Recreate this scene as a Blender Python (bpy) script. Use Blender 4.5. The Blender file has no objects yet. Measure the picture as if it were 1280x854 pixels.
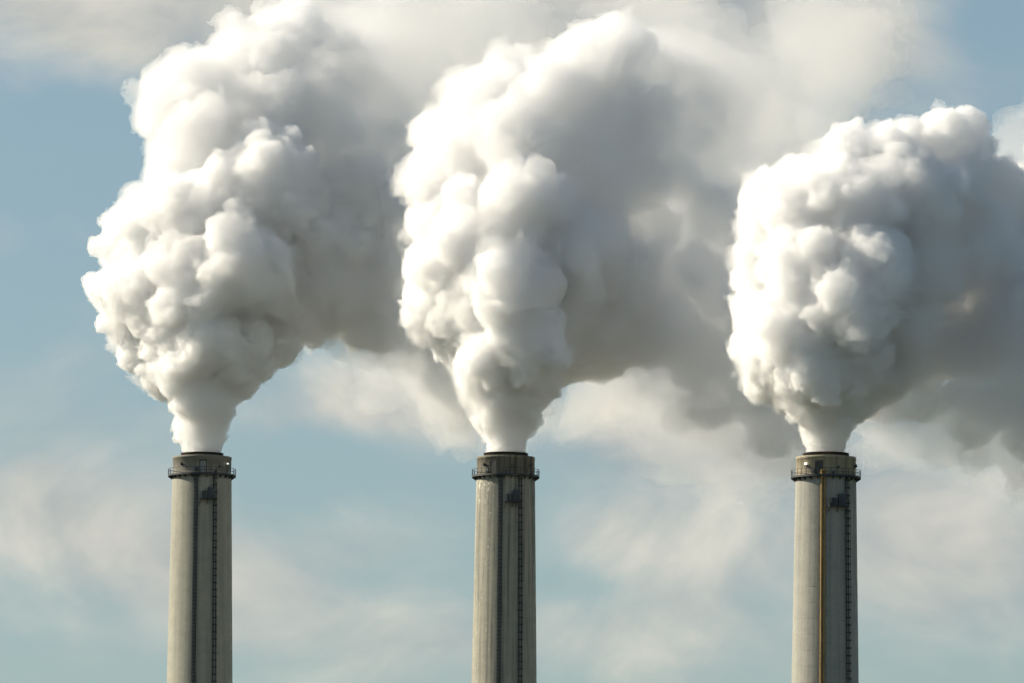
import bpy, bmesh, math, random
import numpy as np
from mathutils import Vector, Matrix

S = bpy.context.scene
COL = S.collection
R = math.radians

# ------------------------------------------------------------------ camera
F = 11494.0                                   # focal length in photo pixels (long telephoto)
cam = bpy.data.cameras.new('camera')
cam_o = bpy.data.objects.new('camera', cam)
COL.objects.link(cam_o)
cam.sensor_width = 36.0
cam.lens = 36.0 * F / 1280.0
cam.clip_start, cam.clip_end = 1.0, 80000.0
cam_o.location = (0.0, -1500.0, 2.0)
cam_o.rotation_euler = (Matrix.Rotation(R(90 + 6.2), 4, 'X') @ Matrix.Rotation(R(0.45), 4, 'Z')).to_euler()
S.camera = cam_o
bpy.context.view_layer.update()

# ------------------------------------------------------------------ light
SUN_AZ, SUN_EL = R(104), R(31)                # azimuth measured from "towards the camera", to the left
sun_dir = Vector((-math.sin(SUN_AZ) * math.cos(SUN_EL), -math.cos(SUN_AZ) * math.cos(SUN_EL), math.sin(SUN_EL)))
sun = bpy.data.lights.new('sun', 'SUN')
sun.energy, sun.angle, sun.color = 5.0, R(0.5), (1.0, 0.90, 0.72)
sun_o = bpy.data.objects.new('sun', sun)
COL.objects.link(sun_o)
sun_o.rotation_euler = sun_dir.to_track_quat('Z', 'Y').to_euler()

S.view_settings.view_transform = 'Standard'
S.view_settings.look = 'None'
S.view_settings.gamma = 1.0
S.view_settings.exposure = 0.55
S.view_settings.use_curve_mapping = False
S.cycles.max_bounces = 36
S.cycles.volume_bounces = 22
S.cycles.diffuse_bounces = 3
S.cycles.transparent_max_bounces = 64
S.cycles.use_denoising = True
S.cycles.use_adaptive_sampling = True
S.cycles.adaptive_threshold = 0.07
S.cycles.adaptive_min_samples = 24
S.cycles.time_limit = 650
S.cycles.denoising_input_passes = 'RGB_ALBEDO'


def at(px, py, y=0.0):
    """World point at depth plane y for a spot measured in the photograph."""
    d = cam_o.matrix_world.to_3x3() @ Vector(((px - 640) / F, -(py - 427) / F, -1))
    o = cam_o.location
    return o + d * ((y - o.y) / d.y)


PX = 1500.0 / F

# ------------------------------------------------------------------ world: sky with a thin, broken cloud layer
world = bpy.data.worlds.new('World')
S.world = world
world.use_nodes = True
world.cycles.sampling_method = 'NONE'          # an even sky needs no light sampling of its own
wt = world.node_tree
wn, wl = wt.nodes.new, wt.links.new
bg = wt.nodes['Background']
sky = wn('ShaderNodeTexSky')
sky.sky_type = 'NISHITA'
sky.sun_disc = False
sky.sun_elevation = SUN_EL
sky.sun_rotation = math.atan2(sun_dir.x, sun_dir.y)
sky.air_density, sky.dust_density, sky.ozone_density = 1.0, 0.6, 1.6
bg.inputs[1].default_value = 0.068


def wmath(op, a, b=None, c=None, clamp=False):
    n = wn('ShaderNodeMath')
    n.operation = op
    n.use_clamp = clamp
    for i, v in enumerate((a, b, c)):
        if v is None:
            continue
        if isinstance(v, (int, float)):
            n.inputs[i].default_value = v
        else:
            wl(v, n.inputs[i])
    return n.outputs[0]


tc = wn('ShaderNodeTexCoord')
sep = wn('ShaderNodeSeparateXYZ')
wl(tc.outputs['Generated'], sep.inputs[0])
yy = wmath('MAXIMUM', sep.outputs[1], 0.2)
u = wmath('DIVIDE', sep.outputs[0], yy)
v = wmath('DIVIDE', sep.outputs[2], yy)


def wnoise(scale, detail, rough, dist=0.0, stretch=(1, 1, 1), off=(0, 0, 0)):
    mp = wn('ShaderNodeMapping')
    mp.inputs['Scale'].default_value = stretch
    mp.inputs['Location'].default_value = off
    wl(tc.outputs['Generated'], mp.inputs[0])
    n = wn('ShaderNodeTexNoise')
    n.inputs['Scale'].default_value = scale
    n.inputs['Detail'].default_value = detail
    n.inputs['Roughness'].default_value = rough
    n.inputs['Distortion'].default_value = dist
    wl(mp.outputs[0], n.inputs['Vector'])
    return n.outputs['Fac']


# where the cloud banks stand in the sky: (x, y in the photograph, half width, half height, weight)
BANKS = [(120, 15, 280, 75, .95), (560, 20, 330, 120, 1.1), (950, 50, 250, 120, 1.0), (480, 130, 120, 120, .8),
         (60, 640, 200, 100, .9), (190, 700, 130, 60, .45), (1130, 670, 120, 80, .4), (460, 505, 150, 60, 1.1), (480, 665, 130, 60, .65), (340, 720, 120, 60, .55),
         (840, 530, 110, 80, .7), (760, 660, 90, 60, .5), (1240, 700, 190, 110, .75), (890, 700, 150, 70, .45),
         (900, 330, 110, 260, .75), (1150, 560, 160, 80, .5), (550, 800, 500, 60, .5),
         (70, 300, 150, 70, .25), (830, 330, 480, 330, .45), (90, 230, 120, 130, -.35), (1240, 40, 70, 60, -.5), (1000, 140, 50, 40, -.3),
         (420, 560, 110, 25, -.35), (720, 730, 60, 25, -.35), (330, 600, 60, 40, -.2)]
bank = None
for bx, by, sx, sy, amp in BANKS:
    d = (at(bx, by) - cam_o.location)
    u0, v0 = d.x / d.y, d.z / d.y
    du = wmath('DIVIDE', wmath('SUBTRACT', u, u0), sx / F)
    dv = wmath('DIVIDE', wmath('SUBTRACT', v, v0), sy / F)
    q = wmath('ADD', wmath('MULTIPLY', du, du), wmath('MULTIPLY', dv, dv))
    e = wmath('MULTIPLY', wmath('EXPONENT', wmath('MULTIPLY', q, -1.0)), amp)
    bank = e if bank is None else wmath('ADD', bank, e)
n1 = wnoise(36, 7, .5, .6, (1, 1, 1.5), (3.1, 0.4, 1.7))
n2 = wnoise(150, 6, .6, .3, (1, 1, 1.3), (0.4, 2.2, 5.1))
nz = wmath('ADD', wmath('MULTIPLY', wmath('SUBTRACT', n1, .5), 2.3), wmath('MULTIPLY', wmath('SUBTRACT', n2, .5), .5))
mk = wmath('ADD', wmath('ADD', wmath('MULTIPLY', bank, 1.3), nz), .0)
cover = wn('ShaderNodeMapRange')
cover.interpolation_type = 'SMOOTHSTEP'
cover.inputs['From Min'].default_value = 0.0
cover.inputs['From Max'].default_value = 1.5
cover.inputs['To Max'].default_value = 0.93
wl(mk, cover.inputs['Value'])
# cloud brightness: sunlit cream, greyer where thick
ramp = wn('ShaderNodeValToRGB')
ramp.color_ramp.elements[0].position = .22
ramp.color_ramp.elements[0].color = (3.9, 4.25, 4.35, 1)
ramp.color_ramp.elements[1].position = .86
ramp.color_ramp.elements[1].color = (7.9, 7.5, 6.5, 1)
# lit from the sun's side: compare the cloud's thickness here with a step towards the sun
n1s = wnoise(36, 7, .5, .6, (1, 1, 1.5), (3.1 - .0055, 0.4, 1.7 + .0045))
n3 = wnoise(48, 5, .5, .4, (1, 1, 1.6), (7.3, 1.2, 0.3))
relief = wmath('MULTIPLY', wmath('SUBTRACT', n1, n1s), 1.5)
wl(wmath('ADD', wmath('ADD', wmath('MULTIPLY', n3, .75), .14), relief), ramp.inputs[0])
mix = wn('ShaderNodeMix')
mix.data_type = 'RGBA'
wl(cover.outputs[0], mix.inputs['Factor'])
hsv = wn('ShaderNodeHueSaturation')
hsv.inputs['Saturation'].default_value = 0.86
hsv.inputs['Value'].default_value = 1.0
wl(sky.outputs[0], hsv.inputs['Color'])
tint = wn('ShaderNodeMix')
tint.data_type = 'RGBA'
tint.blend_type = 'MULTIPLY'
tint.inputs['Factor'].default_value = 1.0
tint.inputs[7].default_value = (.81, .90, .91, 1)
wl(hsv.outputs[0], tint.inputs[6])
wl(tint.outputs[2], mix.inputs[6])
wl(ramp.outputs[0], mix.inputs[7])
wl(mix.outputs[2], bg.inputs[0])

# ------------------------------------------------------------------ helpers
def tag(o, label=None, cat=None, group=None, kind=None):
    for k, val in (('label', label), ('category', cat), ('group', group), ('kind', kind)):
        if val:
            o[k] = val
    return o


def link(name, data, parent=None, mat=None):
    o = bpy.data.objects.new(name, data)
    COL.objects.link(o)
    if parent is not None:
        o.parent = parent
    if mat is not None and data is not None and not data.materials:
        data.materials.append(mat)
    return o


def finish(bm, name, parent, mat, smooth=False):
    me = bpy.data.meshes.new(name)
    bmesh.ops.recalc_face_normals(bm, faces=bm.faces)
    bm.to_mesh(me)
    bm.free()
    if smooth:
        me.polygons.foreach_set('use_smooth', np.ones(len(me.polygons), bool))
    return link(name, me, parent, mat)


def box(bm, c, s, rz=0.0):
    m = Matrix.Translation(c) @ Matrix.Rotation(rz, 4, 'Z') @ Matrix.Diagonal((s[0], s[1], s[2], 1))
    bmesh.ops.create_cube(bm, size=1.0, matrix=m)


def tube(bm, a, b, r, seg=8):
    a, b = Vector(a), Vector(b)
    d = b - a
    m = Matrix.Translation((a + b) / 2) @ d.to_track_quat('Z', 'Y').to_matrix().to_4x4()
    bmesh.ops.create_cone(bm, cap_ends=True, segments=seg, radius1=r, radius2=r, depth=d.length, matrix=m)


def lathe(bm, prof, seg=96, closed=False):
    rings = []
    for r, z in prof:
        rings.append([bm.verts.new((r * math.cos(2 * math.pi * i / seg), r * math.sin(2 * math.pi * i / seg), z)) for i in range(seg)])
    n = len(rings)
    for k in range(n if closed else n - 1):
        a, b = rings[k], rings[(k + 1) % n]
        for i in range(seg):
            j = (i + 1) % seg
            bm.faces.new((a[i], a[j], b[j], b[i]))
    return rings


def ring_bar(bm, r, z, w, h, seg=96):
    lathe(bm, [(r - w / 2, z - h / 2), (r + w / 2, z - h / 2), (r + w / 2, z + h / 2), (r - w / 2, z + h / 2)], seg, True)


# ------------------------------------------------------------------ materials
def new_mat(name):
    m = bpy.data.materials.new(name)
    m.use_nodes = True
    nt = m.node_tree
    return m, nt, nt.nodes['Principled BSDF']


def nnode(nt, t, **kw):
    n = nt.nodes.new(t)
    for k, val in kw.items():
        n.inputs[k].default_value = val
    return n


def coord(nt, scale):
    t = nt.nodes.new('ShaderNodeTexCoord')
    m = nnode(nt, 'ShaderNodeMapping', Scale=scale)
    nt.links.new(t.outputs['Object'], m.inputs[0])
    return m.outputs[0]


def mixc(nt, fac, a, b, mode='MIX'):
    n = nt.nodes.new('ShaderNodeMix')
    n.data_type = 'RGBA'
    n.blend_type = mode
    for s, val in ((0, fac), (6, a), (7, b)):
        if isinstance(val, bpy.types.NodeSocket):
            nt.links.new(val, n.inputs[s])
        else:
            n.inputs[s].default_value = val
    return n.outputs[2]


def cramp(nt, fac, p0, p1, c0=(0, 0, 0, 1), c1=(1, 1, 1, 1)):
    r = nt.nodes.new('ShaderNodeValToRGB')
    r.color_ramp.elements[0].position, r.color_ramp.elements[1].position = p0, p1
    r.color_ramp.elements[0].color, r.color_ramp.elements[1].color = c0, c1
    nt.links.new(fac, r.inputs[0])
    return r.outputs[0]


def concrete(name, base, streak, soot=0.0, top=0.0, crust=False):
    m, nt, b = new_mat(name)
    n_st = nnode(nt, 'ShaderNodeTexNoise', Scale=1.0, Detail=6.0, Roughness=.6)
    nt.links.new(coord(nt, (1.6, 1.6, .035)), n_st.inputs['Vector'])
    n_bl = nnode(nt, 'ShaderNodeTexNoise', Scale=.55, Detail=7.0, Roughness=.62)
    nt.links.new(coord(nt, (1, 1, 1)), n_bl.inputs['Vector'])
    n_fi = nnode(nt, 'ShaderNodeTexNoise', Scale=5.0, Detail=5.0, Roughness=.65)
    nt.links.new(coord(nt, (1, 1, .5)), n_fi.inputs['Vector'])
    c = mixc(nt, cramp(nt, n_st.outputs['Fac'], .45, .75), base, streak)
    c = mixc(nt, .22, c, cramp(nt, n_bl.outputs['Fac'], .3, .7, (.22, .21, .18, 1), (.62, .59, .5, 1)), 'OVERLAY')
    c = mixc(nt, .25, c, cramp(nt, n_fi.outputs['Fac'], .3, .7, (.3, .3, .3, 1), (.7, .7, .7, 1)), 'OVERLAY')
    tcz = nt.nodes.new('ShaderNodeTexCoord')
    sp = nt.nodes.new('ShaderNodeSeparateXYZ')
    nt.links.new(tcz.outputs['Object'], sp.inputs[0])
    if soot > 0:
        # soot and rain streaks running down from the crown
        mr = nnode(nt, 'ShaderNodeMapRange')
        mr.inputs['From Min'].default_value = top - 4.2
        mr.inputs['From Max'].default_value = top
        nt.links.new(sp.outputs[2], mr.inputs['Value'])
        ad = nnode(nt, 'ShaderNodeMath')
        ad.operation = 'MULTIPLY_ADD'
        nt.links.new(n_st.outputs['Fac'], ad.inputs[0])
        ad.inputs[1].default_value = 1.5
        nt.links.new(mr.outputs[0], ad.inputs[2])
        f = cramp(nt, ad.outputs[0], .75, 1.65)
        f2 = nnode(nt, 'ShaderNodeMath')
        f2.operation = 'MULTIPLY'
        nt.links.new(f, f2.inputs[0])
        f2.inputs[1].default_value = soot
        c = mixc(nt, f2.outputs[0], c, (.035, .032, .028, 1))
    if crust:
        # pale flaking crust below the gallery
        vo = nnode(nt, 'ShaderNodeTexNoise', Scale=2.6, Detail=8.0, Roughness=.75)
        nt.links.new(coord(nt, (1, 1, .55)), vo.inputs['Vector'])
        mr = nnode(nt, 'ShaderNodeMapRange')
        mr.inputs['From Min'].default_value = top - 12.5
        mr.inputs['From Max'].default_value = top - 4.5
        nt.links.new(sp.outputs[2], mr.inputs['Value'])
        ad = nnode(nt, 'ShaderNodeMath')
        ad.operation = 'MULTIPLY_ADD'
        nt.links.new(mr.outputs[0], ad.inputs[0])
        ad.inputs[1].default_value = .16
        nt.links.new(vo.outputs['Fac'], ad.inputs[2])
        mx_ = nnode(nt, 'ShaderNodeMapRange')
        mx_.inputs['From Min'].default_value = -2.2
        mx_.inputs['From Max'].default_value = -.6
        mx_.inputs['To Min'].default_value = 0
        mx_.inputs['To Max'].default_value = -.3
        nt.links.new(sp.outputs[0], mx_.inputs['Value'])
        ad2 = nnode(nt, 'ShaderNodeMath')
        nt.links.new(ad.outputs[0], ad2.inputs[0])
        nt.links.new(mx_.outputs[0], ad2.inputs[1])
        c = mixc(nt, cramp(nt, ad2.outputs[0], .60, .67), c, (.62, .6, .5, 1))
    nt.links.new(c, b.inputs['Base Color'])
    b.inputs['Roughness'].default_value = .9
    bp = nnode(nt, 'ShaderNodeBump', Strength=.35, Distance=.05)
    nt.links.new(n_fi.outputs['Fac'], bp.inputs['Height'])
    nt.links.new(bp.outputs[0], b.inputs['Normal'])
    return m


def painted(name, col, rough=.6, metal=0.0, var=.35, rust=0.0):
    m, nt, b = new_mat(name)
    n = nnode(nt, 'ShaderNodeTexNoise', Scale=1.4, Detail=6.0, Roughness=.65)
    nt.links.new(coord(nt, (1, 1, .4)), n.inputs['Vector'])
    lo = tuple(c * (1 - var) for c in col[:3]) + (1,)
    hi = tuple(min(1, c * (1 + var)) for c in col[:3]) + (1,)
    c = cramp(nt, n.outputs['Fac'], .3, .7, lo, hi)
    if rust:
        n2 = nnode(nt, 'ShaderNodeTexNoise', Scale=3.1, Detail=7.0, Roughness=.7)
        nt.links.new(coord(nt, (1, 1, .6)), n2.inputs['Vector'])
        c = mixc(nt, cramp(nt, n2.outputs['Fac'], .62 - rust * .2, .75 - rust * .2), c, (.09, .045, .02, 1))
    nt.links.new(c, b.inputs['Base Color'])
    b.inputs['Roughness'].default_value = rough
    b.inputs['Metallic'].default_value = metal
    return m


STEEL = painted('dark_galvanised_steel', (.05, .055, .06), .6, .3)
FLUE = painted('sooty_flue_steel', (.035, .03, .027), .75, .2, .5, .5)
CABINET = painted('slate_grey_paint', (.035, .045, .055), .5)
DOOR = painted('weathered_door_paint', (.05, .05, .045), .6)
PALE = painted('pale_door_paint', (.24, .25, .24), .6)
GOLD = painted('ochre_pipe_paint', (.30, .185, .05), .45, 0, .3, .35)
LAMPBODY = painted('beacon_housing', (.025, .025, .025), .4, .4)
GREYLENS = painted('beacon_lens', (.08, .06, .05), .15)
m_lit, ntl, bl = new_mat('lit_beacon_lens')
bl.inputs['Base Color'].default_value = (.9, .85, .75, 1)
bl.inputs['Emission Color'].default_value = (1, .9, .72, 1)
bl.inputs['Emission Strength'].default_value = 3.0
m_glint, ntl, bl = new_mat('glint_beacon_lens')  # unlit lens; a weak glow stands in for the sun's glint
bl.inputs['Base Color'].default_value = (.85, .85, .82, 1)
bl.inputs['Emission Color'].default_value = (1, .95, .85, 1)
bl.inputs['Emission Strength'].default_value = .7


def steam(name, dens, g=.25, alb=.996, skin=.0):
    """Even fog inside the billow's outline; a nearly clear diffuse surface added to mark its boundary."""
    m = bpy.data.materials.new(name)
    m.use_nodes = True
    nt = m.node_tree
    nt.nodes.clear()
    out = nt.nodes.new('ShaderNodeOutputMaterial')
    vo = nt.nodes.new('ShaderNodeVolumePrincipled')
    vo.inputs['Density'].default_value = dens
    vo.inputs['Color'].default_value = (alb, alb, alb, 1)
    vo.inputs['Anisotropy'].default_value = g
    nt.links.new(vo.outputs[0], out.inputs['Volume'])
    if skin:
        mx = nt.nodes.new('ShaderNodeMixShader')
        tr = nt.nodes.new('ShaderNodeBsdfTransparent')
        df = nt.nodes.new('ShaderNodeBsdfDiffuse')
        df.inputs['Color'].default_value = (.95, .95, .95, 1)
        mx.inputs[0].default_value = skin
        nt.links.new(tr.outputs[0], mx.inputs[1])
        nt.links.new(df.outputs[0], mx.inputs[2])
        nt.links.new(mx.outputs[0], out.inputs['Surface'])
    return m


# ------------------------------------------------------------------ ground
bm = bmesh.new()
bmesh.ops.create_grid(bm, x_segments=8, y_segments=8, size=30000)
m_gr, nt, b = new_mat('dry_grass_and_soil')
n = nnode(nt, 'ShaderNodeTexNoise', Scale=.02, Detail=8.0, Roughness=.65)
nt.links.new(coord(nt, (1, 1, 1)), n.inputs['Vector'])
nt.links.new(cramp(nt, n.outputs['Fac'], .35, .65, (.035, .05, .022, 1), (.085, .08, .055, 1)), b.inputs['Base Color'])
b.inputs['Roughness'].default_value = 1
tag(finish(bm, 'ground', None, m_gr), kind='structure')

# ------------------------------------------------------------------ chimneys
TOPZ = at(640, 567).z


def pol(r, ang, z):
    """Point on the shaft: ang in radians, 0 faces the camera, positive to the right."""
    return Vector((r * math.sin(ang), -r * math.cos(ang), z))


def chimney(cx, cy, ztop, Rt, label, mats, lad_px, tray, door_px, door_mat, lamps, plat_z, rng):
    """cx: x of the axis. Rt: shaft radius at the gallery. Heights are measured down from ztop, the flue rim."""
    root = link('chimney', None)
    root.location = (cx, cy, 0)
    q = 1 + cy / 1500
    Rt *= q
    tag(root, label, 'chimney', 'power station chimneys')
    con, conp = mats
    zg = ztop - 3.75                                # gallery floor
    zp = ztop - .62                                 # parapet top
    rad = lambda z: Rt + (zg - z) * .0155
    # shaft with shallow lift joints
    bm = bmesh.new()
    prof = [(rad(0), -.5)]
    z = zg - 2.4 * int((zg - 3) / 2.4)
    while z < zg - .5:
        r0 = rad(z)
        prof += [(rad(z - .09), z - .09), (rad(z - .05), z - .05), (r0 - .02, z - .025), (r0 - .02, z + .025), (rad(z + .05), z + .05), (rad(z + .09), z + .09)]
        z += 2.4
    prof.append((rad(zg), zg - .12))
    lathe(bm, prof, 128)
    finish(bm, 'shaft', root, con, True)
    # parapet ring above the gallery, with its roof slab
    bm = bmesh.new()
    Rp = Rt - .06
    lathe(bm, [(Rp, zg - .13), (Rp, zp - .42), (Rp + .05, zp - .40), (Rp + .05, zp - .02), (Rp + .02, zp), (Rp - .38, zp), (Rp - .38, zp - .35), (3.0, zp - .33)], 128)
    finish(bm, 'parapet', root, conp, True)
    # flue liner
    bm = bmesh.new()
    lathe(bm, [(3.46, zp - .34), (3.46, ztop - .12), (3.52, ztop - .10), (3.52, ztop), (3.30, ztop), (3.28, ztop - 9), ], 96)
    finish(bm, 'flue', root, FLUE, True)
    # gallery
    Ro = Rt + .72
    bm = bmesh.new()
    lathe(bm, [(Rt - .05, zg - .11), (Ro, zg - .11), (Ro, zg + .02), (Rt - .05, zg + .02)], 128, True)
    gal = finish(bm, 'gallery', root, STEEL)
    bm = bmesh.new()
    vs = [bm.verts.new(p) for p in ((0, -.05, 0), (0, -.05, -.55), (.74, -.05, -.05), (.74, -.05, 0), (0, .05, 0), (0, .05, -.55), (.74, .05, -.05), (.74, .05, 0))]
    for f in ((0, 1, 2, 3), (7, 6, 5, 4), (0, 4, 5, 1), (1, 5, 6, 2), (2, 6, 7, 3), (3, 7, 4, 0)):
        bm.faces.new([vs[i] for i in f])
    br = finish(bm, 'bracket', gal, STEEL)
    for k in range(26):
        o = br if k == 0 else br.copy()
        if k:
            COL.objects.link(o)
        a = 2 * math.pi * (k + .3) / 26
        o.location = (math.cos(a) * (Rt - .06), math.sin(a) * (Rt - .06), zg - .112)
        o.rotation_euler = (0, 0, a)
    # railing
    bm = bmesh.new()
    ring_bar(bm, Ro - .05, zg + 1.12, .06, .06)
    rail = finish(bm, 'railing', root, STEEL)
    bm = bmesh.new()
    ring_bar(bm, Ro - .05, zg + .62, .045, .045)
    finish(bm, 'middle_rail', rail, STEEL)
    bm = bmesh.new()
    ring_bar(bm, Ro - .03, zg + .10, .02, .155)
    finish(bm, 'toe_board', rail, STEEL)
    bm = bmesh.new()
    tube(bm, (0, 0, .021), (0, 0, 1.10), .035, 6)
    po = finish(bm, 'post', rail, STEEL)
    for k in range(34):
        o = po if k == 0 else po.copy()
        if k:
            COL.objects.link(o)
        a = 2 * math.pi * (k + .1) / 34
        o.location = (math.cos(a) * (Ro - .05), math.sin(a) * (Ro - .05), zg)
    # door onto the gallery
    da = math.asin(max(-1, min(1, door_px * PX / Rp)))
    d = link('door', None, root)
    d.location = pol(Rp, da, zg + .03)
    d.rotation_euler = (0, 0, da)
    bm = bmesh.new()
    box(bm, (0, -.03, 1.05), (.92, .14, 2.05))
    finish(bm, 'door_leaf', d, door_mat)
    bm = bmesh.new()
    box(bm, (-.53, -.05, 1.07), (.13, .2, 2.14))
    box(bm, (.53, -.05, 1.07), (.13, .2, 2.14))
    box(bm, (0, -.05, 2.205), (1.19, .2, .13))
    finish(bm, 'door_frame', d, DOOR)
    bm = bmesh.new()
    box(bm, (.33, -.13, 1.0), (.05, .06, .2))
    finish(bm, 'door_handle', d, STEEL)
    # junction boxes on the parapet beside the door
    for jx, jz, js in ((-1.0, .75, .5), (2.1, .45, .35), (2.9, 1.3, .3)):
        ja = da + jx / Rp
        bm = bmesh.new()
        box(bm, (0, -.1, 0), (js, .25, js * 1.3))
        j = finish(bm, 'junction_box', root, CABINET)
        j.location = pol(Rp, ja, zg + jz)
        j.rotation_euler = (0, 0, ja)
    # warning beacons
    for lx, lit in lamps:
        la = math.asin(lx * PX / Rp) if lx is not None else None
        if la is None:
            continue
        b_ = link('beacon', None, root)
        b_.location = pol(Rp, la, ztop - 2.15)
        b_.rotation_euler = (0, 0, la)
        bm = bmesh.new()
        box(bm, (0, -.16, -.12), (.16, .36, .1))
        box(bm, (0, -.02, -.05), (.3, .06, .4))
        finish(bm, 'bracket', b_, STEEL)
        bm = bmesh.new()
        tube(bm, (0, -.3, -.07), (0, -.3, .12), .22, 14)
        finish(bm, 'housing', b_, LAMPBODY)
        bm = bmesh.new()
        bmesh.ops.create_uvsphere(bm, u_segments=14, v_segments=8, radius=.2, matrix=Matrix.Translation((0, -.3, .15)) @ Matrix.Diagonal((1, 1, 1.25, 1)))
        finish(bm, 'lens', b_, {0: GREYLENS, 1: m_lit, 2: m_glint}[lit], True)
    # caged ladder
    la = math.asin(lad_px * PX / (Rt + .1))
    lad = link('ladder', None, root)
    zt, zb = zg - .45, 3.0
    off = lambda z, dx, out: pol(rad(z) + out, la, z) + Vector((math.cos(la) * dx, math.sin(la) * dx, 0))
    for sx in (-.24, .24):
        bm = bmesh.new()
        tube(bm, off(zb, sx, .22), off(zt + .2, sx, .22), .07, 6)
        finish(bm, 'stringer', lad, STEEL)
    bm = bmesh.new()
    z = zb + .2
    while z < zt:
        tube(bm, off(z, -.22, .22), off(z, .22, .22), .022, 5)
        z += .3
    tag(finish(bm, 'rungs', lad, STEEL), kind='stuff')
    bm = bmesh.new()
    N = 14
    pr = []
    for i in range(N + 1):
        t = math.pi * (i / N) - math.pi / 2
        pr.append((math.sin(t) * .37, -math.cos(t) * .72))
    ins, outs = [], []
    for hz in (-.10, .10):
        ins.append([bm.verts.new((x * .95, y * .96, hz)) for x, y in pr])
        outs.append([bm.verts.new((x, y, hz)) for x, y in pr])
    for i in range(N):
        bm.faces.new((ins[0][i], ins[0][i + 1], ins[1][i + 1], ins[1][i]))
        bm.faces.new((outs[0][i], outs[1][i], outs[1][i + 1], outs[0][i + 1]))
        bm.faces.new((ins[0][i], outs[0][i], outs[0][i + 1], ins[0][i + 1]))
        bm.faces.new((ins[1][i], ins[1][i + 1], outs[1][i + 1], outs[1][i]))
    hp = finish(bm, 'hoop', lad, STEEL)
    z, k = zt - .2, 0
    while z > zt - 42:
        o = hp if k == 0 else hp.copy()
        if k:
            COL.objects.link(o)
        o.location = off(z, 0, .2)
        o.rotation_euler = (0, 0, la)
        z -= 1.15
        k += 1
    for t in (-55, 0, 55):
        bm = bmesh.new()
        x, y = math.sin(R(t)) * .35, math.cos(R(t)) * .70
        tube(bm, off(zt - 42, x, .2 + y), off(zt - .1, x, .2 + y), .022, 5)
        finish(bm, 'cage_strap', lad, STEEL)
    # second riser: cable ladder or a pair of pipes
    kind, tpx = tray
    ta = math.asin(tpx * PX / (Rt + .1))
    off2 = lambda z, dx, out: pol(rad(z) + out, ta, z) + Vector((math.cos(ta) * dx, math.sin(ta) * dx, 0))
    if kind == 'tray':
        tr = link('cable_ladder', None, root)
        for sx in (-.33, .33):
            bm = bmesh.new()
            tube(bm, off2(3, sx, .16), off2(zg - .12, sx, .16), .06, 6)
            finish(bm, 'side_rail', tr, STEEL)
        for sx in (-.16, 0.02, .17):
            bm = bmesh.new()
            tube(bm, off2(3, sx, .10), off2(zg - .12, sx, .10), .04, 6)
            finish(bm, 'cable', tr, CABINET)
        bm = bmesh.new()
        p0, p1 = Vector((-.33, 0, 0)), Vector((.33, 0, 0))
        tube(bm, p0, p1, .035, 6)
        cb = finish(bm, 'cross_bar', tr, STEEL)
        z, k = zg - .4, 0
        while z > zg - 40:
            o = cb if k == 0 else cb.copy()
            if k:
                COL.objects.link(o)
            o.location = off2(z, 0, .16)
            o.rotation_euler = (0, 0, ta)
            z -= .62
            k += 1
    else:
        tr = link('pipe_run', None, root)
        for sx, rr in ((-.22, .19), (.2, .15)):
            bm = bmesh.new()
            tube(bm, off2(3, sx, .3), off2(zg + .9, sx, .3), rr, 14)
            finish(bm, 'pipe', tr, GOLD, False)
        bm = bmesh.new()
        box(bm, (0, .05, 0), (.95, .3, .09))
        cb = finish(bm, 'clamp', tr, STEEL)
        z, k = zg - 1.2, 0
        while z > zg - 40:
            o = cb if k == 0 else cb.copy()
            if k:
                COL.objects.link(o)
            o.location = off2(z, 0, .22)
            o.rotation_euler = (0, 0, ta)
            z -= 2.4
            k += 1
    # service platform between the two risers
    x0, x1 = tpx + 3.5, lad_px + 1.5
    xm = (x0 + x1) / 2
    sa = math.asin(xm * PX / (Rt + .1))
    wdt = (x1 - x0) * PX
    sp = link('service_platform', None, root)
    sp.location = pol(rad(plat_z), sa, plat_z)
    sp.rotation_euler = (0, 0, sa)
    bm = bmesh.new()
    box(bm, (0, -.40, 0), (wdt, 1.2, .10))
    finish(bm, 'deck', sp, STEEL)
    for k, sx in enumerate((-.45, 0, .45)):
        bm = bmesh.new()
        tube(bm, (sx * wdt, -.9, -.06), (sx * wdt, .12, -.95), .06, 6)
        finish(bm, 'brace', sp, STEEL)
    gr = link('guard_rail', None, sp)
    for h_ in (.55, 1.1):
        bm = bmesh.new()
        tube(bm, (-wdt / 2 + .05, -.95, h_), (wdt / 2 - .05, -.95, h_), .03, 6)
        finish(bm, 'rail', gr, STEEL)
    for sx in (-.48, -.16, .16, .48):
        bm = bmesh.new()
        tube(bm, (sx * wdt, -.95, .05), (sx * wdt, -.95, 1.12), .032, 6)
        finish(bm, 'post', gr, STEEL)
    bm = bmesh.new()
    box(bm, (wdt * .22, -.35, .98), (wdt * .38, .6, 1.85))
    bmesh.ops.bevel(bm, geom=bm.edges[:], offset=.03, segments=1, affect='EDGES')
    finish(bm, 'equipment_cabinet', sp, CABINET)
    bm = bmesh.new()
    box(bm, (-wdt * .2, -.2, .7), (wdt * .22, .35, 1.2))
    finish(bm, 'instrument_box', sp, CABINET)
    return root


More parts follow.
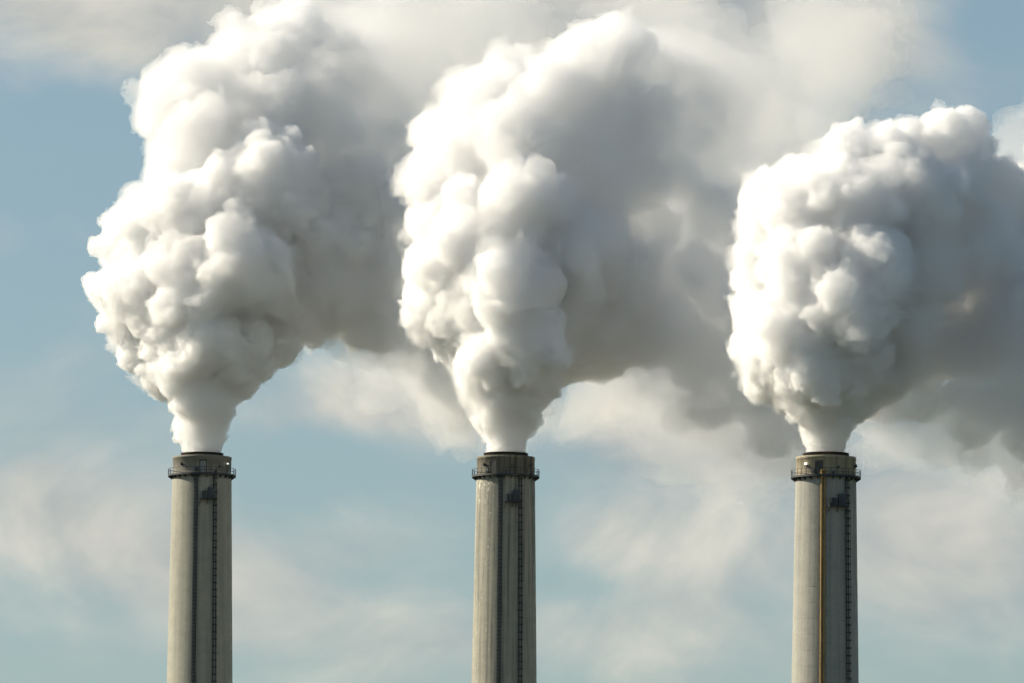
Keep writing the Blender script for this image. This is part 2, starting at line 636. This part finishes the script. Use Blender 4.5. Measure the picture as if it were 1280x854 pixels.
rng = random.Random(4)
CY = [0.0, -60.0, -120.0]                        # the row runs slightly towards the camera
TZ = [at(x, 567, y).z for x, y in zip((252.7, 632.3, 1032.5), CY)]
CX = [at(x, 569, y).x for x, y in zip((252.7, 632.3, 1032.5), CY)]
con1 = concrete('beige_concrete_shaft', (.345, .338, .285, 1), (.235, .24, .22, 1), 0, 0)
con1p = concrete('beige_concrete_crown', (.33, .32, .27, 1), (.24, .24, .21, 1), .35, TOPZ + .3)
con2 = concrete('stained_concrete_shaft', (.325, .315, .262, 1), (.195, .197, .178, 1), .35, TOPZ - 2.5, True)
con2p = concrete('sooty_concrete_crown', (.22, .205, .16, 1), (.10, .095, .08, 1), .9, TOPZ + .4)
con3 = concrete('grey_concrete_shaft', (.345, .34, .30, 1), (.24, .245, .235, 1), 0, 0)
con3p = concrete('ochre_concrete_crown', (.38, .34, .24, 1), (.28, .26, .21, 1), .3, TOPZ + .2)
chimney(CX[0], CY[0], TZ[0], 4.85, 'pale concrete chimney with two dark ladders, standing against the blue sky', (con1, con1p),
        17, ('tray', -6), 2.5, PALE, ((-23.5, 0), (31, 2)), TZ[0] - 7.9, rng)
chimney(CX[1], CY[1], TZ[1], 4.80, 'soot-darkened concrete chimney with pale flaking crust below its gallery', (con2, con2p),
        17, ('tray', -6), -15, DOOR, ((-24.5, 0), (28.5, 0)), TZ[1] - 8.1, rng)
chimney(CX[2], CY[2], TZ[2], 4.97, 'grey concrete chimney with an ochre pipe run down its front', (con3, con3p),
        22.5, ('pipe', -4), -9, DOOR, ((-23, 1), (32, 0)), TZ[2] - 8.4, rng)


# ------------------------------------------------------------------ steam
def fractal(mains, counts, rs, lo=.28, hi=.5, rmin=.4, grow=.82):
    c = np.array([m[:3] for m in mains], float)
    r = np.array([m[3] for m in mains], float) * grow
    Cs, Rs, mc, mr = [c], [r], c, r
    for n_ in counts:
        d = rs.normal(size=(len(c), n_, 3))
        d /= np.linalg.norm(d, axis=2, keepdims=True)
        k = rs.uniform(lo, hi, (len(c), n_)) * np.clip((r[:, None] - 2.4) / 2.6, .45, 1.0) if c is mc else rs.uniform(lo, hi, (len(c), n_))
        nc = (c[:, None] + d * (r[:, None, None] * rs.uniform(.8, 1.0, (len(c), n_, 1)))).reshape(-1, 3)
        nr = (r[:, None] * k).reshape(-1)
        kp = nr > rmin
        nc, nr = nc[kp], nr[kp]
        ins = np.zeros(len(nc), bool)
        for a, b_ in zip(mc, mr):
            ins |= np.linalg.norm(nc - a, axis=1) + nr * .7 < b_
        c, r = nc[~ins], nr[~ins]
        if not len(c):
            break
        Cs.append(c)
        Rs.append(r)
    return np.concatenate(Cs), np.concatenate(Rs)


def billow(name, parent, mains, mat, voxel, counts, warp, seed, rmin=.4, lo=.28, hi=.5, grow=.82, y0=0.0, erode=None):
    """Union of a fractal heap of puffs, warped by turbulence, as one closed mesh."""
    rs = np.random.default_rng(seed)
    pts = []
    for x, y, r, *dy in mains:
        yy_ = y0 + (dy[0] if dy else 0.0)
        p = at(x, y, yy_)
        rr = r * PX * (1 + yy_ / 1500)
        if erode is not None:
            rr = rr - (dy[1] if len(dy) > 1 else erode) / .82
            if rr < 1.2:
                continue
        pts.append((p.x, p.y, p.z, rr))
    C, Rr = fractal(pts, counts, rs, lo, hi, rmin, grow)
    me = bpy.data.meshes.new(name)
    me.from_pydata([tuple(q) for q in C], [], [])
    a = me.attributes.new('radius', 'FLOAT', 'POINT')
    a.data.foreach_set('value', Rr.astype(np.float32))
    o = bpy.data.objects.new(name, me)
    COL.objects.link(o)
    g = bpy.data.node_groups.new(name, 'GeometryNodeTree')
    g.interface.new_socket('Geometry', in_out='INPUT', socket_type='NodeSocketGeometry')
    g.interface.new_socket('Geometry', in_out='OUTPUT', socket_type='NodeSocketGeometry')
    N, L = g.nodes.new, g.links.new
    gi, go = N('NodeGroupInput'), N('NodeGroupOutput')
    ra = N('GeometryNodeInputNamedAttribute')
    ra.data_type = 'FLOAT'
    ra.inputs[0].default_value = 'radius'
    m2p = N('GeometryNodeMeshToPoints')
    L(gi.outputs[0], m2p.inputs['Mesh'])
    L(ra.outputs[0], m2p.inputs['Radius'])
    p2v = N('GeometryNodePointsToVolume')
    p2v.resolution_mode = 'VOXEL_SIZE'
    L(m2p.outputs[0], p2v.inputs['Points'])
    p2v.inputs['Voxel Size'].default_value = voxel
    L(ra.outputs[0], p2v.inputs['Radius'])
    v2m = N('GeometryNodeVolumeToMesh')
    v2m.resolution_mode = 'GRID'
    L(p2v.outputs[0], v2m.inputs['Volume'])
    v2m.inputs['Threshold'].default_value = .3
    last = v2m.outputs[0]
    for sc, amp in warp:
        sp = N('GeometryNodeSetPosition')
        L(last, sp.inputs['Geometry'])
        tn = N('ShaderNodeTexNoise')
        tn.inputs['Scale'].default_value = 1 / sc
        tn.inputs['Detail'].default_value = 1.0 if sc > 4 else 2.0
        po_ = N('GeometryNodeInputPosition')
        L(po_.outputs[0], tn.inputs['Vector'])
        sb = N('ShaderNodeVectorMath')
        sb.operation = 'SUBTRACT'
        L(tn.outputs['Color'], sb.inputs[0])
        sb.inputs[1].default_value = (.5, .5, .5)
        mu = N('ShaderNodeVectorMath')
        mu.operation = 'SCALE'
        L(sb.outputs[0], mu.inputs[0])
        mu.inputs['Scale'].default_value = amp * 2
        L(mu.outputs[0], sp.inputs['Offset'])
        last = sp.outputs[0]
    L(last, go.inputs[0])
    md = o.modifiers.new('g', 'NODES')
    md.node_group = g
    ev = o.evaluated_get(bpy.context.evaluated_depsgraph_get())
    nm = bpy.data.meshes.new_from_object(ev)
    bpy.data.objects.remove(o)
    bpy.data.node_groups.remove(g)
    nm.name = name
    nm.materials.clear()
    k = len(nm.polygons)
    nm.polygons.foreach_set('use_smooth', np.ones(k, bool))
    nm.polygons.foreach_set('material_index', np.zeros(k, np.int32))
    nm.materials.append(mat)
    o = link(name, nm)
    if parent is not None:
        o.parent = parent
        o.matrix_parent_inverse = parent.matrix_world.inverted()
    print('STEAM', name, len(C), 'puffs', k, 'faces')
    return o


SK = .004
M_COL = steam('dense_steam', 1.15, .15, .996, SK)
M_BIL = steam('billowing_steam', .72, .2, .996, SK)
M_CRO = steam('loose_steam', .28, .25, .992, SK)
M_DRI = steam('drifting_steam', .27, .2, .975, SK * .5)
M_FRI = steam('frayed_steam_fringe', .22, .2, .99)
M_WIS = steam('ragged_steam_wisps', .065, .2, .98)
M_VEI = steam('thin_steam_veil', .04, .3, .99)
m_core, nt, b = new_mat('unseen_core')  # opaque white core added unseen inside the steam, standing in for deep scattering
b.inputs['Base Color'].default_value = (.97, .97, .97, 1)
b.inputs['Roughness'].default_value = 1
b.inputs['Specular IOR Level'].default_value = 0

PLUMES = [
    dict(label='sunlit white steam plume rising from the chimney against the blue sky', cx=0,
         column=[(252.7, 580, 23), (252.7, 571, 25), (252.7, 563, 27), (252.7, 553, 29.5), (253, 541, 33), (253, 528, 37), (252, 514, 41), (250, 497, 46, -1), (248, 478, 50, -2), (235, 455, 50, -3), (272, 462, 45, 0),
                 (300, 470, 34, 1), (325, 458, 26, 2), (208, 468, 38, 1), (258, 428, 52, -6), (225, 420, 48, -3), (180, 440, 36, 3), (300, 425, 50, 0), (345, 425, 38, 4)],
         billow=[(165, 400, 42, 3), (140, 365, 36, 4), (118, 356, 18, 4), (190, 360, 60, 0), (250, 360, 70, -4), (304, 330, 62, -9), (345, 370, 60, 2), (165, 310, 45, 4), (200, 285, 60, 2),
                 (265, 270, 70, -2), (330, 235, 75, -4), (385, 300, 75, 4), (400, 370, 60, 8), (430, 330, 70, 10), (440, 250, 65, 8), (455, 390, 50, 14)],
         crown=[(225, 210, 50, 4), (205, 140, 45, 6), (200, 112, 32, 8), (250, 110, 55, 6), (270, 180, 70, 2), (330, 150, 80, 4), (320, 80, 65, 8), (365, 50, 55, 12)],
         drift=[(400, 150, 78, 6), (430, 90, 75, 14), (465, 180, 70, 12), (490, 240, 62, 12), (555, 475, 55, 16), (585, 520, 42, 20), (455, 330, 60, 8), (490, 400, 62, 10), (540, 430, 66, 14), (590, 400, 80, 18), (455, 410, 45, 8), (610, 470, 70, 22), (520, 330, 80, 15), (500, 250, 70, 16), (570, 300, 80, 20)],
         veil=[(440, 110, 75, 2), (480, 190, 80, 4), (505, 110, 85, 8), (520, 250, 70, 6), (470, 40, 80, 6), (420, 90, 100, 20), (520, 120, 110, 40), (480, 40, 110, 40), (600, 60, 120, 60), (560, 500, 80, 30), (500, 460, 70, 26), (640, 530, 60, 40), (540, 210, 90, 25)]),
    dict(label='tall white steam plume rising from the soot-darkened chimney', cx=1,
         column=[(632.3, 580, 23), (632.3, 571, 25), (632.3, 563, 27), (632.5, 553, 29.5), (633, 541, 33.5), (633, 528, 38), (634, 514, 43), (634, 496, 50, -1), (632, 475, 56, -2), (600, 470, 36, 2), (665, 470, 42, 2), (620, 445, 52, -5),
                 (580, 440, 36, 4), (655, 430, 60, -6), (560, 420, 34, 4), (690, 460, 32, 6)],
         billow=[(525, 370, 30, 5), (550, 390, 45, 3), (600, 390, 60, -2), (560, 340, 50, 0), (525, 335, 26, 4), (640, 350, 75, -6), (600, 300, 70, -2), (690, 380, 70, 2), (735, 400, 60, 8),
                 (650, 260, 65, -6), (560, 270, 50, 4), (710, 310, 70, -2), (765, 350, 70, 6), (800, 410, 55, 12), (770, 425, 45, 14), (722, 450, 34, 6), (752, 442, 40, 9)],
         crown=[(540, 220, 45, 6), (545, 165, 38, 8), (590, 200, 60, 4), (640, 180, 65, 0), (600, 130, 55, 6), (640, 110, 50, 8), (700, 130, 70, 4), (690, 200, 70, 2), (765, 75, 55, 8),
                (765, 42, 33, 10), (730, 90, 60, 8), (760, 150, 60, 6), (760, 220, 70, 4), (730, 260, 60, 2)],
         drift=[(800, 150, 85, 6), (825, 215, 75, 8), (820, 100, 65, 14), (820, 300, 70, 8), (840, 410, 65, 4), (870, 350, 65, 5), (880, 440, 70, 6), (930, 400, 80, 8), (940, 480, 75, 8), (895, 270, 62, 8), (860, 220, 55, 8), (955, 540, 60, 10), (1000, 420, 95, 12), (890, 510, 55, 8), (940, 300, 75, 10), (1000, 520, 60, 10)],
         veil=[(830, 110, 70, 4), (860, 180, 80, 6), (890, 90, 80, 10), (880, 240, 60, 6), (880, 120, 120, 25), (940, 200, 110, 30), (1020, 100, 120, 50), (820, 60, 100, 25), (860, 540, 80, 18), (780, 490, 70, 16), (940, 580, 70, 22), (1050, 50, 100, 60), (730, 510, 50, 18), (1000, 580, 60, 14)]),
    dict(label='bulging white steam plume rising from the chimney with the ochre pipe', cx=2,
         column=[(1032.5, 580, 23), (1032.5, 571, 25), (1032.5, 563, 27), (1032.5, 553, 29.5), (1032, 541, 34), (1032, 528, 39), (1032, 514, 44), (1028, 496, 51, -2), (990, 488, 36, 2), (955, 478, 32, 3), (1070, 490, 40, 3), (1020, 460, 58, -6),
                 (965, 450, 45, 0), (1060, 450, 55, -3), (1100, 470, 45, 5)],
         billow=[(945, 430, 38, 2), (950, 390, 42, 2), (1000, 400, 65, -5), (1060, 390, 65, -8), (960, 340, 46, 2), (960, 290, 44, 3), (1010, 330, 65, -5), (1090, 330, 65, -6), (1120, 410, 65, 2),
                 (960, 250, 42, 3), (1020, 260, 62, -2), (1080, 260, 65, -4), (1150, 340, 65, 0), (1170, 420, 65, 8), (1000, 225, 36, 4), (1060, 215, 52, 2), (1120, 200, 52, 2), (1150, 250, 65, -1),
                 (1180, 172, 42, 4), (1205, 165, 33, 6), (1210, 230, 55, 4), (1220, 310, 65, 4), (1235, 390, 65, 10), (1250, 240, 50, 8), (1270, 290, 60, 10), (1290, 350, 70, 12), (1300, 250, 50, 12)],
         crown=[],
         drift=[(1110, 500, 48, 6), (1160, 500, 62, 5), (1220, 500, 70, 4), (1280, 490, 85, 3), (1290, 400, 90, 4), (1340, 540, 85, 2), (1200, 540, 50, 4), (1280, 560, 55, 3), (1370, 420, 110, 0), (1230, 430, 70, 5), (1260, 550, 45, 4), (1440, 480, 120, -4)],
         veil=[(1290, 180, 90, 20), (1180, 560, 70, 10), (1110, 560, 50, 12), (1280, 580, 70, 8), (1380, 250, 120, 20), (1380, 600, 80, 6)]),
]
for i, P in enumerate(PLUMES):
    root = link('steam_plume', None)
    root.location = (CX[i], CY[i], TZ[i])
    bpy.context.view_layer.update()
    tag(root, P['label'], 'steam plume', 'steam plumes above the chimneys')
    y0 = CY[i]
    W1, W2 = (5, .8), (7, 1.3)
    billow('steam_column', root, P['column'], M_COL, .22, (26, 26, 10), (W1, (2.2, .8), (1.0, .42)), 10 + i, .22, y0=y0, lo=.14, hi=.42, grow=.88)
    billow('steam_billow', root, P['billow'], M_BIL, .26, (26, 26, 10), (W2, (2.8, 1.1), (1.2, .55)), 20 + i, .27, y0=y0, lo=.14, hi=.44, grow=.88)
    core_mains = [m + (0.0,) * (4 - len(m)) + (2.3,) for m in P['column']] + [m + (3.6,) for m in P['billow']] + [m + (7.0,) for m in P['crown']]
    billow('unseen_core', root, core_mains, m_core, .7, (12,), (W2,), 50 + i, .9, y0=y0, erode=0, lo=.2, hi=.32)  # added solid filler, hidden by the fog, returns light as thick steam would
    if P['crown']:
        billow('steam_crown', root, P['crown'], M_CRO, .34, (22, 20, 8), ((9, 1.8), (3.5, 1.4), (1.4, .6)), 30 + i, .4, y0=y0, lo=.16, hi=.46)
    fringe = [m for m in P['column'] if m[1] < 500] + P['billow'] + P['crown']
    billow('steam_fringe', root, fringe, M_FRI, .34, (24, 24, 8), (W2, (2.6, 1.4), (1.1, .9)), 80 + i, .35, y0=y0, lo=.14, hi=.46, grow=.9)
    billow('steam_drift', root, P['drift'], M_DRI, .5, (16, 11, 7), ((14, 4), (4, 1.4), (1.5, .5)), 40 + i, .6, y0=y0, grow=.58)
    billow('steam_wisps', root, P['drift'], M_WIS, .6, (16, 10, 6), ((14, 5), (4, 1.8), (1.5, .6)), 70 + i, .7, y0=y0, grow=.98)
    billow('steam_veil', root, P['veil'], M_VEI, 1.0, (12, 8), ((18, 7), (6, 2.5)), 60 + i, 1.2, y0=y0)
